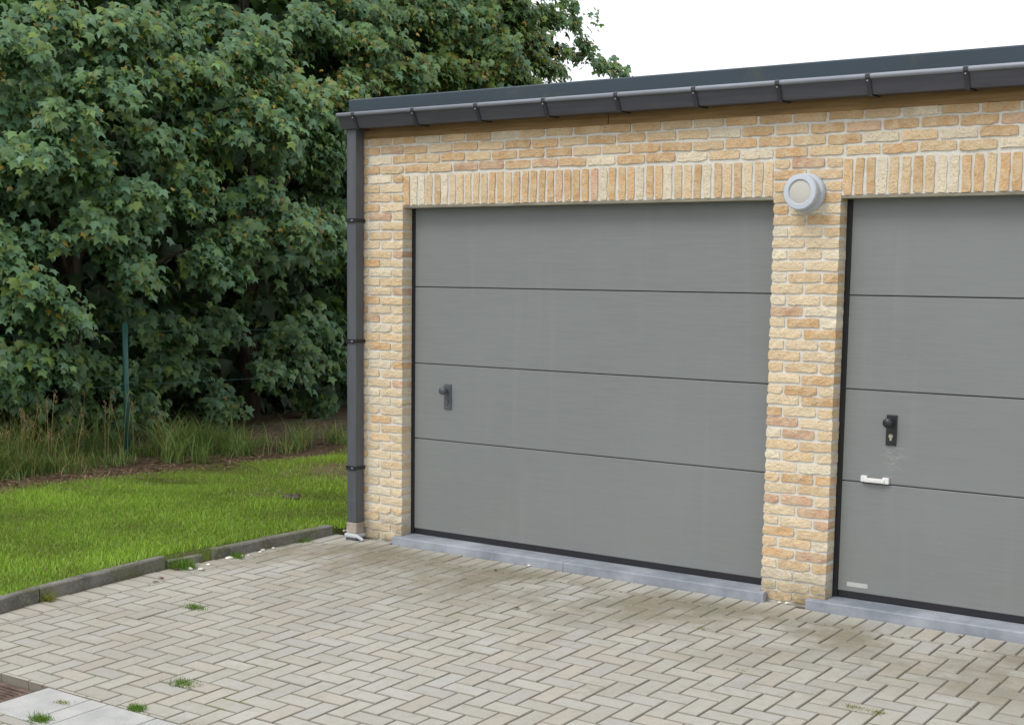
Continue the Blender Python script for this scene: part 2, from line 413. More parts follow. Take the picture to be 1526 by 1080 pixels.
pf = link('paver_field', np_mesh('pv', np.concatenate(SV), FF, np.concatenate(SC)), 'paver_stuff', paving); tag(pf, kind='stuff')
pf.data.materials.append(MATS['paver_edge']); pf.data.polygons.foreach_set('material_index', np.tile([1]*8+[0], len(SV)).astype(np.int32))

# gutter channel of concrete slabs and the drain
for x0, x1 in ((.565, .86), (.868, .985), (.99, 1.30), (1.306, 1.60), (1.606, 1.90), (1.906, 2.2), (2.206, 2.5), (2.506, 2.8), (-.34, -.05), (-.64, -.346)):
    bm = bmesh.new(); y0, y1 = -3.425, -3.106
    add_box(bm, x0, x1, y0, y1, -.08, 0, .006)
    for v_ in bm.verts: v_.co.z += zg(v_.co.y)+.001+.006*math.sin(7*x0)*(v_.co.x-x0)
    o = link('slab', mesh_bm(bm), 'concrete_slab', paving)
drain = tag(empty('storm_drain', (.25, -3.27, zg(-3.27)-.014)), 'rusty brown cast iron drain grate sunk beside pale concrete slabs in the paving', 'drain')
bm = bmesh.new()
for a in ((-.29, .29, -.155, -.125), (-.29, .29, .125, .155), (-.29, -.25, -.1245, .1245), (.25, .29, -.1245, .1245)): add_box(bm, a[0], a[1], a[2], a[3], -.06, -.012, .003)
link('frame', mesh_bm(bm), 'rusty_iron', drain)
bmp = bmesh.new(); add_box(bmp, -.249, .249, -.1245, .1245, -.10, -.075); link('basin', mesh_bm(bmp), 'black_plastic', drain)
bm0 = bmesh.new(); add_box(bm0, -.22, .20, -.0065, .0065, -.04, -.016, .002); bar = mesh_bm(bm0); bar.materials.append(MATS['rusty_iron'])
for k in range(9): link('grate_bar', bar, None, drain, (0, -.104+k*.026, 0))
box('end_rail', -.249, -.2205, -.1235, .1235, -.042, -.0165, 'rusty_iron', drain, .002); box('end_rail', .2005, .249, -.1235, .1235, -.042, -.0165, 'rusty_iron', drain, .002)

# kerb
kerb = tag(empty('kerb', (-.72, -1.6, 0)), kind='structure')
def kerb_stone(p0, p1, w_, h):
    n_ = 7; (xa, ya), (xb, yb) = p0, p1; bm = bmesh.new(); rings = []
    for i in range(n_):
        t_ = i/(n_-1); x = xa+(xb-xa)*t_; y = ya+(yb-ya)*t_; z = zg(y); j = lambda s=.002: rnd.uniform(-s, s)
        pr = [(0, -.09), (0, h-.008), (-.007, h), (-w_+.007, h), (-w_, h-.008), (-w_, -.09)]
        rings.append([bm.verts.new((x+px+j(), y, z+pz+j())) for px, pz in pr])
    for A, B in zip(rings, rings[1:]):
        for k in range(5): bm.faces.new((A[k], B[k], B[k+1], A[k+1]))
    bm.faces.new(rings[0]); bm.faces.new(rings[-1][::-1])
    o = link('kerb_stone', mesh_bm(bm), 'kerb_concrete', kerb); o.matrix_parent_inverse = kerb.matrix_basis.inverted()
for a, b, w_, h in (((-.66, -5.1), (-.66, -4.11), .06, .08), ((-.66, -4.10), (-.67, -3.11), .06, .08), ((-.67, -3.10), (-.772, -2.21), .065, .080), ((-.775, -2.20), (-.79, -1.31), .065, .078), ((-.782, -1.29), (-.735, -1.06), .06, .05), ((-.712, -.985), (-.592, -.045), .065, .068)):
    kerb_stone(a, b, w_, h)

# ------------------------------------------------------------------ the garage
garage = tag(empty('garage_building', (0, 0, 0)), 'flat roofed garage of yellow brick with grey sectional doors and dark gutter', 'garage')
XL, XR, DEP = -.41, 9.0, 6.2
ZB = 2.0527                                       # brick courses: bottom of course n is ZB - .06 n
DOORS = [(-.01, 2.60), (2.99, 5.60), (5.99, 8.60)]
ZS = 2.206                                        # underside of the soldier courses
ZT = 2.637                                        # top of brickwork
e = .0068
bm = bmesh.new()
for a, b in ((XL, -.01), (2.60, 2.99), (5.60, 5.99), (8.60, XR)):
    add_box(bm, a+e, b-e, e, .30, -.15, ZS)
add_box(bm, XL+e, XR-e, e, .30, ZS, ZT)
add_box(bm, XL+e, XL+.2, .3005, DEP, -.15, ZT); add_box(bm, XR-.2, XR-e, .3005, DEP, -.15, ZT); add_box(bm, XL+.2005, XR-.2005, DEP-.2, DEP, -.15, ZT)
wall = link('wall', mesh_bm(bm), 'mortar', garage)

def brick_mesh(L, Hh, D, seed, nx_=6, nz_=3):
    """hand-moulded brick: uneven front face, rounded lumpy edges; origin at the centre of the front face, depth along +Y"""
    r = random.Random(seed); bm = bmesh.new(); grid = {}
    sag = r.uniform(-.0022, .0022); til = r.uniform(-.0022, .0022)
    for i in range(nx_):
        for k in range(nz_):
            u = i/(nx_-1)*2-1; v = k/(nz_-1)*2-1
            edge = max(abs(u)**6, abs(v)**6); cor = abs(u*v) > .99
            x = u*(L/2)+r.uniform(-.0040, .0018)*(1 if u > 0 else -1)-(.0018*math.copysign(1, u) if cor else 0); z = v*(Hh/2)+r.uniform(-.0040, .0020)*(1 if v > 0 else -1)+sag*(1-u*u)+til*u-(.0016*math.copysign(1, v) if cor else 0)
            y = .0010*edge+(.0012 if cor else 0)+r.uniform(-.0022, .0012)
            grid[i, k] = bm.verts.new((x, y, z))
    for i in range(nx_-1):
        for k in range(nz_-1): bm.faces.new((grid[i, k], grid[i+1, k], grid[i+1, k+1], grid[i, k+1]))
    loop = [(i, 0) for i in range(nx_)]+[(nx_-1, k) for k in range(1, nz_)]+[(i, nz_-1) for i in range(nx_-2, -1, -1)]+[(0, k) for k in range(nz_-2, 0, -1)]
    back = {}
    for q in loop:
        c = grid[q].co; back[q] = bm.verts.new((max(-L/2, min(L/2, c.x*1.0)), D, max(-Hh/2, min(Hh/2, c.z))))
    for a, b in zip(loop, loop[1:]+loop[:1]): bm.faces.new((grid[b], grid[a], back[a], back[b]))
    me = mesh_bm(bm)
    me.materials.append(MATS['brick_object']); return me
LONG = [brick_mesh(.1875, .0480, .092, 100+s) for s in range(9)]
HALF = [brick_mesh(.0875, .0480, .092, 200+s, 4) for s in range(6)]
bcr = random.Random(21)
def brick_col(z, x=0):
    t_ = bcr.random(); k = bcr.uniform(.90, 1.10)
    warm = min(1, max(0, (z-1.9)/.5))             # orange bricks grow more frequent towards the courses above the doors
    pw = .13+.37*warm
    if t_ < pw: b = (.625, .405, .215)
    elif t_ < pw+.07: b = (.60, .385, .26)
    elif t_ < pw+.34: b = (.705, .525, .325)
    elif t_ < .86: b = (.74, .60, .415)
    else: b = (.775, .69, .54)
    return tuple(c*k for c in b)
bricks = []       # (kind, centre x, centre z, rotated?)
def row(x0, x1, n):
    """one course from x0 to x1 (both on brick edges): odd courses start with a half brick"""
    z = ZB-.06*n+.025; x = x0; first = n % 2 != 0
    while x < x1-.03:
        L = .09 if first else min(.19, x1-x)
        if L < .16: L = .09
        bricks.append(('h' if L < .1 else 'l', x+L/2, z, 0)); x += L+.01; first = False
for n in range(-9, -5): row(-.40, 8.99, n)
for n in range(-5, 35):
    for a, b in ((-.40, -.01), (2.60, 2.99), (5.60, 5.99), (8.60, 8.99)): row(a, b, n)
for a, b in DOORS:
    pit = (b-a-.0)/42
    for k in range(42): bricks.append(('s', a+pit*(k+.5), ZS+.0955, 1))
def bvis(x, z):
    u, v, d = proj((x, 0, z)); hid = 512 < u < 541
    return d, (-10 < u < PW+10 and -10 < v < PH and not hid)
items = []
for b in bricks:
    d, v = bvis(b[1], b[2]); items.append(((0 if v else 1), d, b))
items.sort(key=lambda q: (q[0], q[1]))
print('bricks in view', sum(1 for q in items if q[0] == 0), 'pavers in view', sum(1 for q in info if q[0] == 0))
SV, SFc, SC = [], [], []; off = 0
def stuff_brick(me, Mx, col):
    global off
    A = np.array(Mx); co = np.array([v.co for v in me.vertices]); P = co @ A[:3, :3].T+A[:3, 3]
    SV.append(P); SC.append(np.tile(col, (len(P), 1))); SFc.append(np.array([tuple(p.vertices) for p in me.polygons])+off); off += len(P)
for idx, (nv, d, (kd, x, z, rot)) in enumerate(items):
    me = bcr.choice(HALF if kd == 'h' else LONG); col = brick_col(z)
    Mx = Matrix.Translation((x+bcr.gauss(0, .001), -.0006+max(-.0025, min(.0014, bcr.gauss(0, .0010))), z+bcr.gauss(0, .0012)))
    if rot: Mx = Mx @ Matrix.Rotation(math.pi/2*bcr.choice((1, -1)), 4, 'Y') @ Matrix.Diagonal((1, 1, .98, 1))
    else: Mx = Mx @ Matrix.Rotation(bcr.gauss(0, .006), 4, 'Y')
    if nv == 0 and idx < 300:
        o = bpy.data.objects.new('brick', me); COL.objects.link(o); o.parent = wall; o.matrix_local = Mx; o.color = col+(1,)
    else: stuff_brick(me, Mx, col)
for n in range(-9, 35):                           # the gable to the left, round the corner
    z = ZB-.06*n+.025; y = .105 if n % 2 else .205
    while y < DEP-.2:
        Mx = Matrix.Translation((XL+.001, y+.095, z)) @ Matrix.Rotation(-math.pi/2, 4, 'Z'); stuff_brick(bcr.choice(LONG), Mx, brick_col(z)); y += .2
o = link('brickwork', np_mesh('bw', np.concatenate(SV), np.concatenate(SFc), np.concatenate(SC)), 'brick_stuff', wall); tag(o, kind='stuff')

# doors
ZLINE = (.6988, 1.1925, 1.6885); YD = .094
def bevel_panel(x0, x1, z0, z1):
    bm = bmesh.new(); b = .0035; y = YD
    fr = [(x0, z0), (x1, z0), (x1, z1), (x0, z1)]; ins = [(x0+b, z0+b), (x1-b, z0+b), (x1-b, z1-b), (x0+b, z1-b)]
    A = [bm.verts.new((p[0], y+.04, p[1])) for p in fr]; B = [bm.verts.new((p[0], y+b*1.3, p[1])) for p in fr]; C_ = [bm.verts.new((p[0], y, p[1])) for p in ins]
    for P, Q in ((A, B), (B, C_)):
        for k in range(4): bm.faces.new((P[k], P[(k+1) % 4], Q[(k+1) % 4], Q[k]))
    bm.faces.new(C_); return mesh_bm(bm)
def knob_mesh(x, z):
    bm = bmesh.new(); lathe_y(bm, [(.012, YD-.008), (.011, YD-.028), (.020, YD-.034), (.0255, YD-.044), (.0255, YD-.060), (.021, YD-.067), (0, YD-.068)], x, z, 28); return mesh_bm(bm, True)
for di, (a, b) in enumerate(DOORS):
    door = tag(empty('garage_door', (0, 0, 0)), None); door.parent = garage
    door['label'] = ('grey four panel sectional door beside the downpipe', 'grey four panel sectional door with white pull handle', 'grey four panel sectional door')[di]
    zz = (.098,)+ZLINE+(2.26,)
    for k in range(4): link('panel', bevel_panel(a+.026, b-.026, zz[k]+(.0022 if k else 0), zz[k+1]-.0022), 'door_paint', door)
    bm = bmesh.new()
    add_box(bm, a-.0045, a+.0245, YD+.003, YD+.10, .045, 2.2); add_box(bm, b-.0245, b+.0045, YD+.003, YD+.10, .045, 2.2); add_box(bm, a+.025, b-.025, YD+.045, YD+.10, .045, 2.2)
    link('frame', mesh_bm(bm), 'black_plastic', door)
    box('seal', a+.027, b-.027, YD+.006, YD+.036, .062, .0975, 'black_plastic', door, .004)
    box('lintel', a-.0, b+.0, .003, YD+.05, ZS-.016, ZS-.001, 'steel_lintel', door, .002)
    hx = (.298, 3.283, 6.283)[di]; pm = 'handle_grey' if di == 0 else 'handle_dark'; km = 'handle_grey' if di == 0 else 'handle_dark'
    box('handle_plate', hx-.029, hx+.029, YD-.009, YD+.001, .908, 1.070, pm, door, .004)
    link('knob', knob_mesh(hx-.004, 1.030), km, door)
    bm = bmesh.new(); lathe_y(bm, [(.0115, YD-.009), (.0115, YD-.0135), (0, YD-.0135)], hx, .958, 20); add_box(bm, hx-.006, hx+.006, YD-.0132, YD-.009, .934, .954, .002)
    link('lock_cylinder', mesh_bm(bm), 'brass' if di == 1 else 'handle_grey', door)
    if di == 1:
        bm = bmesh.new()
        add_box(bm, 3.128, 3.162, YD-.018, YD+.001, .704, .738, .004); add_box(bm, 3.248, 3.284, YD-.018, YD+.001, .702, .736, .004); add_box(bm, 3.150, 3.262, YD-.026, YD-.010, .704, .728, .005)
        link('pull_handle', mesh_bm(bm), 'white_plastic', door)
        box('sticker', 3.069, 3.187, YD-.0015, YD+.0005, .127, .151, 'sticker_white', door)
    # bluestone sill in two lengths, nose in front of the piers
    sill = empty('sill', (0, 0, 0)); sill.parent = garage
    s0, s1 = ((a-.045, b+.042), (a-.098, b+.05), (a-.05, b+.05))[di]; sm = (1.307, 4.30, 7.3)[di]
    for p, q in ((s0, sm-.0015), (sm+.0015, s1)):
        bm = bmesh.new(); pts = [(-.044, -.03), (-.044, .047), (-.041, .052), (-.006, .0545), (-.006, -.03)]
        extrude_x(bm, pts, p, q)
        pi_, qi = max(p, a+.003), min(q, b-.003)
        extrude_x(bm, [(-.0058, -.03), (-.0058, .0545), (YD+.08, .062), (YD+.08, -.03)], pi_, qi)
        link('sill_stone', mesh_bm(bm), 'bluestone', sill)

# eaves: board, gutter with brackets, roof edge trim, roof
for p, q in ((XL, 1.541), (1.546, 5.2), (5.205, XR)): box('eaves_board', p, q, -.006, .12, ZT+.001, 2.775, 'wood_board', garage, .002)
roof = box('roof', XL+.01, XR-.01, .0, DEP+.03, 2.7755, 2.855, 'roof_felt', garage)
bm = bmesh.new(); TX = -.42
extrude_x(bm, [(-.062, 2.762), (-.062, 2.882), (-.056, 2.889), (.05, 2.889), (.05, 2.857), (-.052, 2.857), (-.052, 2.762)], TX, XR+.02)
link('roof_trim', mesh_bm(bm), 'trim_aluminium', roof)
bm = bmesh.new(); add_box(bm, TX+.001, TX+.07, .0505, DEP+.05, 2.857, 2.8885); add_box(bm, TX+.001, TX+.010, -.0515, DEP+.05, 2.762, 2.8565); link('roof_trim', mesh_bm(bm), 'trim_aluminium', roof)
GX0, GX1 = -.437, XR+.03
gutter = empty('gutter', (0, 0, 0)); gutter.parent = garage
bm = bmesh.new(); extrude_x(bm, [(-.008, 2.795), (-.008, 2.700), (-.112, 2.696), (-.150, 2.776), (-.146, 2.778), (-.109, 2.700), (-.012, 2.704), (-.012, 2.795)], GX0, GX1, True)
link('trough', mesh_bm(bm), 'gutter_grey', gutter)
bm = bmesh.new(); tube(bm, [(GX0-.004, -.150, 2.781), (GX1, -.150, 2.781)], .0135, 12); link('bead', mesh_bm(bm, True), 'gutter_bead', gutter)
bm = bmesh.new(); vs_ = [[bm.verts.new((x, y, z)) for y, z in ((-.010, 2.792), (-.010, 2.702), (-.111, 2.698), (-.147, 2.778))] for x in (GX0-.003, GX0-.0005)]
bm.faces.new(vs_[0]); bm.faces.new(vs_[1][::-1])
for k in range(4): bm.faces.new((vs_[0][k], vs_[1][k], vs_[1][(k+1) % 4], vs_[0][(k+1) % 4]))
link('end_cap', mesh_bm(bm), 'gutter_grey', gutter)
bm = bmesh.new()
prof = [(-.138, 2.797), (-.153, 2.797), (-.166, 2.787), (-.165, 2.772), (-.156, 2.766), (-.1175, 2.689), (-.112, 2.688), (-.006, 2.692), (-.006, 2.696), (-.1125, 2.6925), (-.152, 2.770), (-.160, 2.777), (-.160, 2.784), (-.152, 2.792), (-.138, 2.792)]
extrude_x(bm, prof, -.012, .012)
brk = mesh_bm(bm); brk.materials.append(MATS['bracket_dark'])
bmr = bmesh.new(); lathe_y(bmr, [(.005, -.1575), (.004, -.163), (0, -.163)], 0, 2.758, 10); riv = mesh_bm(bmr); riv.materials.append(MATS['gutter_bead'])
for k in range(20):
    x = -.297+.4955*k
    link('bracket', brk, None, gutter, (x, 0, 0)); link('rivet', riv, None, gutter, (x, 0, 0))

pipe = empty('downpipe', (0, 0, 0)); pipe.parent = garage
box('pipe', -.417, -.337, -.087, -.010, .116, 2.700, 'pipe_grey', pipe, .007)
for z in (2.112, 1.326, .484):
    bm = bmesh.new()
    for a in ((-.422, -.4175, -.092, -.002), (-.3365, -.332, -.092, -.002), (-.4215, -.3325, -.0925, -.0875)): add_box(bm, a[0], a[1], a[2], a[3], z-.012, z+.012, .0015)
    add_box(bm, -.4218, -.3322, -.096, -.0926, z+.0095, z+.0125); add_box(bm, -.4218, -.3322, -.096, -.0926, z-.0125, z-.0095)
    cl = link('clip', mesh_bm(bm), 'black_plastic', pipe)
    box('clip_screw', -.371, -.353, -.0985, -.0962, z-.004, z+.004, 'gutter_bead', pipe, .001)
box('collar', -.422, -.332, -.092, -.008, .040, .1155, 'collar_beige', pipe, .010)
bm = bmesh.new(); add_box(bm, -.431, -.324, -.102, -.002, .014, .041, .010); tube(bm, [(-.325, -.095, .030), (-.288, -.088, .012), (-.278, -.086, .004)], .011, 10)
link('pipe_ring', mesh_bm(bm), 'zinc', pipe)
box('pipe_foot', -.424, -.330, -.094, -.006, -.05, .0145, 'pipe_grey', pipe, .004)

# round wall lamp on the pier between the doors
lamp = tag(empty('wall_lamp', (2.80, 0, 2.222)), 'round pale grey wall lamp with frosted lens on the brick pier', 'lamp')
bm = bmesh.new(); lathe_y(bm, [(.0, .004), (.100, .004), (.103, -.002), (.103, -.026), (.098, -.034), (.086, -.036), (.0845, -.062), (.0, -.062)], 0, 0, 48); link('base', mesh_bm(bm, False), 'lamp_silver', lamp)
bm = bmesh.new(); lathe_y(bm, [(.080, -.060), (.091, -.064), (.0935, -.070), (.0935, -.100), (.089, -.106), (.066, -.108), (.0625, -.104), (.0625, -.098)], 0, 0, 48); link('ring', mesh_bm(bm, False), 'lamp_silver', lamp)
bm = bmesh.new(); lathe_y(bm, [(.0645, -.098), (.060, -.100), (.03, -.1025), (0, -.1035)], 0, 0, 40); link('lens', mesh_bm(bm, True), 'lamp_glass', lamp)
bm = bmesh.new(); lathe_y(bm, [(.005, -.034), (.005, -.0385), (0, -.0385)], .094, 0, 10); lathe_y(bm, [(.005, -.034), (.005, -.0385), (0, -.0385)], -.094, 0, 10); link('screw', mesh_bm(bm), 'zinc', lamp)
for ob in lamp.children:
    if ob.name.startswith(('base', 'ring')):
        me = ob.data; me.polygons.foreach_set('use_smooth', [True]*len(me.polygons)); me.set_sharp_from_angle(angle=math.radians(35))

# ------------------------------------------------------------------ fence
FX = -5.036
fence = tag(empty('wire_fence', (FX, 1.78, 0)), 'green wire fence with thin round steel posts below the maple trees', 'fence')
for y in (-1.45, 1.78, 5.05, 8.3, 11.5):
    bm = bmesh.new(); z0 = lawn_z(FX, y)-.25-0
    tube(bm, [(0, y-1.78, z0), (0.0, y-1.78, 1.28)], .0275, 14); tube(bm, [(0, y-1.78, 1.28), (0, y-1.78, 1.292)], [.0285, .020], 14)
    link('post', mesh_bm(bm, True), 'fence_green', fence)
for z in (1.205, .69, .18):
    bm = bmesh.new(); pts = []
    for i in range(60):
        y = -1.45+i*(12.95/59); pts.append((.030, y-1.78, z-.014*math.sin(math.pi*((y+1.45) % 3.24)/3.24)))
    tube(bm, pts, .0022, 5); link('wire', mesh_bm(bm, True), 'fence_green', fence)

# ------------------------------------------------------------------ trees
LT = np.array([(0, .34, .03), (0, .02, 0), (.36, -.03, -.06), (.30, .20, -.01), (.58, .44, -.15), (.24, .55, -.01), (0, 1.02, -.18), (-.24, .55, -.01), (-.58, .44, -.15), (-.30, .20, -.01), (-.36, -.03, -.06)])
LTF = np.array([(0, i, i % 10+1) for i in range(1, 11)])
def unit(a): return a/np.maximum(np.linalg.norm(a, axis=-1, keepdims=True), 1e-9)
def leaves_mesh(P, N, T, S, Cc, tpl=LT, tf=LTF):
    N = unit(N); T = T-(T*N).sum(1, keepdims=True)*N; T = unit(T); B = np.cross(T, N); n = len(P); k = len(tpl)
    curl = rng.uniform(.4, 2.2, (n, 1, 1))
    V = P[:, None, :]+S[:, None, None]*(B[:, None, :]*tpl[None, :, 0:1]+T[:, None, :]*(tpl[None, :, 1:2]-.3)+N[:, None, :]*tpl[None, :, 2:3]*curl)
    F = (tf[None]+k*np.arange(n)[:, None, None]).reshape(-1, 3)
    return V.reshape(-1, 3), F, np.repeat(Cc, k, axis=0)
UPV = np.array([0, 0, 1.0])
def bough(c, out, size, n, tone=1.0, yellow=.06, lsize=.125, flat=.42):
    """a layered, drooping spray of leaves: out is the horizontal growing direction"""
    out = np.array([out[0], out[1], 0.0]); out = unit(out); side = np.cross(UPV, out)
    m = 3+int(size*5); P = []; N = []; T = []
    # twigs fan out from the back of the spray
    tw = rng.uniform(-1, 1, m)*1.25; lev = rng.uniform(-1, 1, m)
    ti = rng.integers(0, m, n); s = rng.uniform(.08, 1, n)**.75
    ang = tw[ti]+rng.normal(0, .10, n); dirv = np.cos(ang)[:, None]*out+np.sin(ang)[:, None]*side
    rad = s*size*(1.0+.18*rng.normal(0, 1, n))
    pos = c-out*size*.45+dirv*rad[:, None]
    pos[:, 2] += size*flat*(.75*lev[ti]*(1-.35*s)-.55*s**2+.22)+rng.normal(0, .05, n)
    pos += rng.normal(0, .045, (n, 3))
    nrm = .75*UPV+.62*dirv+.25*out+rng.normal(0, .32, (n, 3))
    tip = dirv*.8-.75*UPV+rng.normal(0, .42, (n, 3))
    S = lsize*rng.uniform(.62, 1.2, n)
    g = rng.uniform(.72, 1.28, n)[:, None]*tone
    col = np.where(rng.random((n, 1)) < .5, np.array([[.110, .212, .110]]), np.array([[.140, .245, .090]]))*g
    young = (rng.random(n) < .05+.11*yellow/.06)[:, None]; col = np.where(young, np.array([[.17, .25, .055]])*rng.uniform(.7, 1.2, (n, 1)), col)
    yl = rng.random(n) < yellow*1.4; S[yl] *= .6; col[yl] = np.array([.34, .25, .045])*rng.uniform(.5, 1.1, (yl.sum(), 1))
    return pos, nrm, tip, S, col
# trunk positions of the row (x, y), height, what sets each apart
TREES = [(-7.0, -2.4, 7.5, 'leafy maple overhanging the driest patch of long seeding grass'),
         (-7.1, .6, 8.0, 'leafy green maple behind the long seeding grass beside the green post'),
         (-7.1, 2.7, 8.2, 'dense green maple rising directly behind the green fence post'),
         (-7.0, 5.2, 8.6, 'tall maple with bare forked brown limbs showing between its leaves'),
         (-6.9, 7.4, 8.3, 'maple with yellowing leaves rising behind the left end of the garage roof'),
         (-6.6, 9.6, 7.6, 'last maple of the row, thinning to bare sky above the garage roof')]
LEAFS = [[] for _ in TREES]; TIPS = [[] for _ in TREES]
def nearest_tree(y): return min(range(len(TREES)), key=lambda i: abs(TREES[i][1]-y))
def place(u, v, X, rpx, dens=1.0, tone=1.0, yellow=.05, out=None, lsize=.098, ti=None):
    c = at(u, v, 0, X); d = np.linalg.norm(c-CAM); size = rpx*d/FPX*1.25
    o = np.array([1.0, rng.normal(0, .35)-.25, 0]) if out is None else np.array(out)
    n = int(dens*560*(size/.45)**1.7)
    i = nearest_tree(c[1]) if ti is None else ti
    LEAFS[i].append(bough(c, o, size, max(12, n), tone, yellow, lsize)); TIPS[i].append((c, size))
FRONT = [(42, 85, 48, -5.2, .02), (60, 21, 42, -5.5, .05), (95, 39, 42, -5.4, .16), (170, 30, 48, -5.2, .08), (166, 78, 38, -5.3, .10), (156, 131, 46, -5.0, .03), (113, 180, 42, -4.9, .03), (88, 138, 38, -5.4, .03),
         (290, 103, 56, -5.2, .10), (250, 120, 40, -5.3, .08), (389, 81, 60, -5.3, .07), (382, 142, 60, -5.0, .12), (442, 149, 50, -5.0, .14), (506, 131, 44, -5.0, .18), (400, 191, 56, -4.9, .06), (212, 202, 46, -5.1, .03),
         (42, 219, 56, -5.0, .02), (5, 245, 40, -5.2, .02), (152, 240, 46, -5.0, .06), (191, 283, 42, -4.9, .04), (294, 191, 42, -5.3, .06), (290, 262, 46, -5.1, .10), (368, 294, 46, -5.1, .03), (412, 240, 50, -5.4, .03),
         (425, 335, 66, -4.85, .10), (485, 350, 52, -4.85, .08), (345, 352, 42, -5.1, .04), (149, 329, 56, -5.0, .03), (255, 318, 46, -5.1, .04), (152, 368, 40, -5.1, .03), (21, 368, 48, -5.1, .02), (294, 378, 40, -5.0, .02),
         (28, 420, 52, -4.95, .02), (64, 451, 46, -4.95, .02), (103, 483, 34, -4.95, .02), (184, 398, 50, -5.0, .04), (318, 401, 40, -5.1, .02), (46, 539, 52, -5.1, .04), (10, 560, 40, -5.2, .02),
         (235, 45, 50, -5.6, .04), (470, 40, 50, -5.8, .03), (470, 225, 50, -5.5, .02), (90, 270, 44, -5.5, .02), (220, 150, 44, -5.6, .03), (330, 215, 40, -5.6, .02), (20, 150, 45, -5.6, .03), (330, 30, 40, -5.7, .04), (130, 95, 44, -5.6, .05)]
for u, v, r_, X, yl in FRONT: place(u, v, X, r_, 1.0, 1.0, yl)
DIM = [(325, 483, 46), (248, 493, 44), (117, 546, 44), (255, 553, 46), (407, 543, 52), (442, 508, 44), (336, 595, 44), (480, 535, 44), (160, 560, 40), (60, 590, 42), (490, 600, 36), (120, 610, 38), (210, 610, 38)]
for u, v, r_ in DIM: place(u, v, -5.9-.4*rng.random(), r_, .85, .9, .01, lsize=.098)
for u, v, r_ in ((500, 262, 42), (505, 215, 38), (490, 300, 42), (515, 85, 40), (520, 50, 40), (508, 150, 36), (400, 455, 40), (170, 455, 36), (495, 400, 40), (508, 376, 38), (512, 350, 34)): place(u, v, -6.6-.3*rng.random(), r_, .8, .9, .01, lsize=.13)
# the crown behind the roof
UPR = [(690, 95, 44, .18), (655, 110, 40, .10), (555, 63, 46, .05), (615, 17, 48, .05), (707, 12, 48, .08), (750, 35, 44, .08), (790, 58, 38, .08), (797, 98, 32, .10), (818, 26, 26, .06), (537, 121, 44, .12), (600, 110, 46, .05), (740, 92, 42, .12), (640, 60, 46, .04), (580, 30, 46, .03), (760, 70, 40, .08), (525, 20, 46, .03), (720, 60, 44, .06), (670, 30, 46, .04), (775, 8, 40, .06), (770, 118, 34, .10), (710, 125, 36, .10), (822, 70, 18, .05), (835, 105, 14, .05)]
for u, v, r_, yl in UPR: place(u, v, -5.7-.6*rng.random(), r_, .9, 1.05, yl*1.5+.04)
for u, v, r_ in ((858, 14, 9), (862, 40, 11), (864, 62, 13), (874, 82, 16), (897, 96, 17), (912, 103, 14), (928, 110, 10), (886, 28, 6), (840, 35, 9), (846, 80, 8), (845, 4, 10)):
    place(u, v, -5.9, r_, .75, 1.05, .08, ti=5)
# fill: the rest of each crown round its trunk (shaded depth behind, tops above the frame)
for i, (tx, ty, h, lab) in enumerate(TREES):
    for z0, z1, nb in ((.5, 2.2, 7), (2.2, 4.2, 11), (4.2, h-.8, 20)):
        for _ in range(nb):
            z = rng.uniform(z0, z1); a = rng.uniform(-math.pi, math.pi); rr = (1.25 if z < 5.5 else 1.25*(h-z)/(h-5.5)+.25)*rng.uniform(.55, 1.15)
            c = np.array([tx+rr*math.cos(a)*.75, ty+rr*math.sin(a), z])
            u, v, d = proj(c)
            if u > 800 and v < 140 and d > 0: continue
            if c[0] > -6.1: c[0] = -6.1-.3*rng.random()
            LEAFS[i].append(bough(c, (math.cos(a), math.sin(a)), rng.uniform(.45, .8), 170, .9, .01, .14)); TIPS[i].append((c, .5))
    # inner curtain of broad leaves close to the trunks
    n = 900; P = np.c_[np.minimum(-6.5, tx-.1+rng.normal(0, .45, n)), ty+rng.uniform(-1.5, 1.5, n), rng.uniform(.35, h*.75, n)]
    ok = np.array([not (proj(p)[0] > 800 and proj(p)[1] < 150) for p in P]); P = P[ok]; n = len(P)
    LEAFS[i].append((P, rng.normal(0, 1, (n, 3))+[.6, 0, .3], rng.normal(0, 1, (n, 3))-[0, 0, .8], rng.uniform(.16, .28, n), np.tile([.045, .085, .035], (n, 1))*rng.uniform(.7, 1.2, (n, 1))))
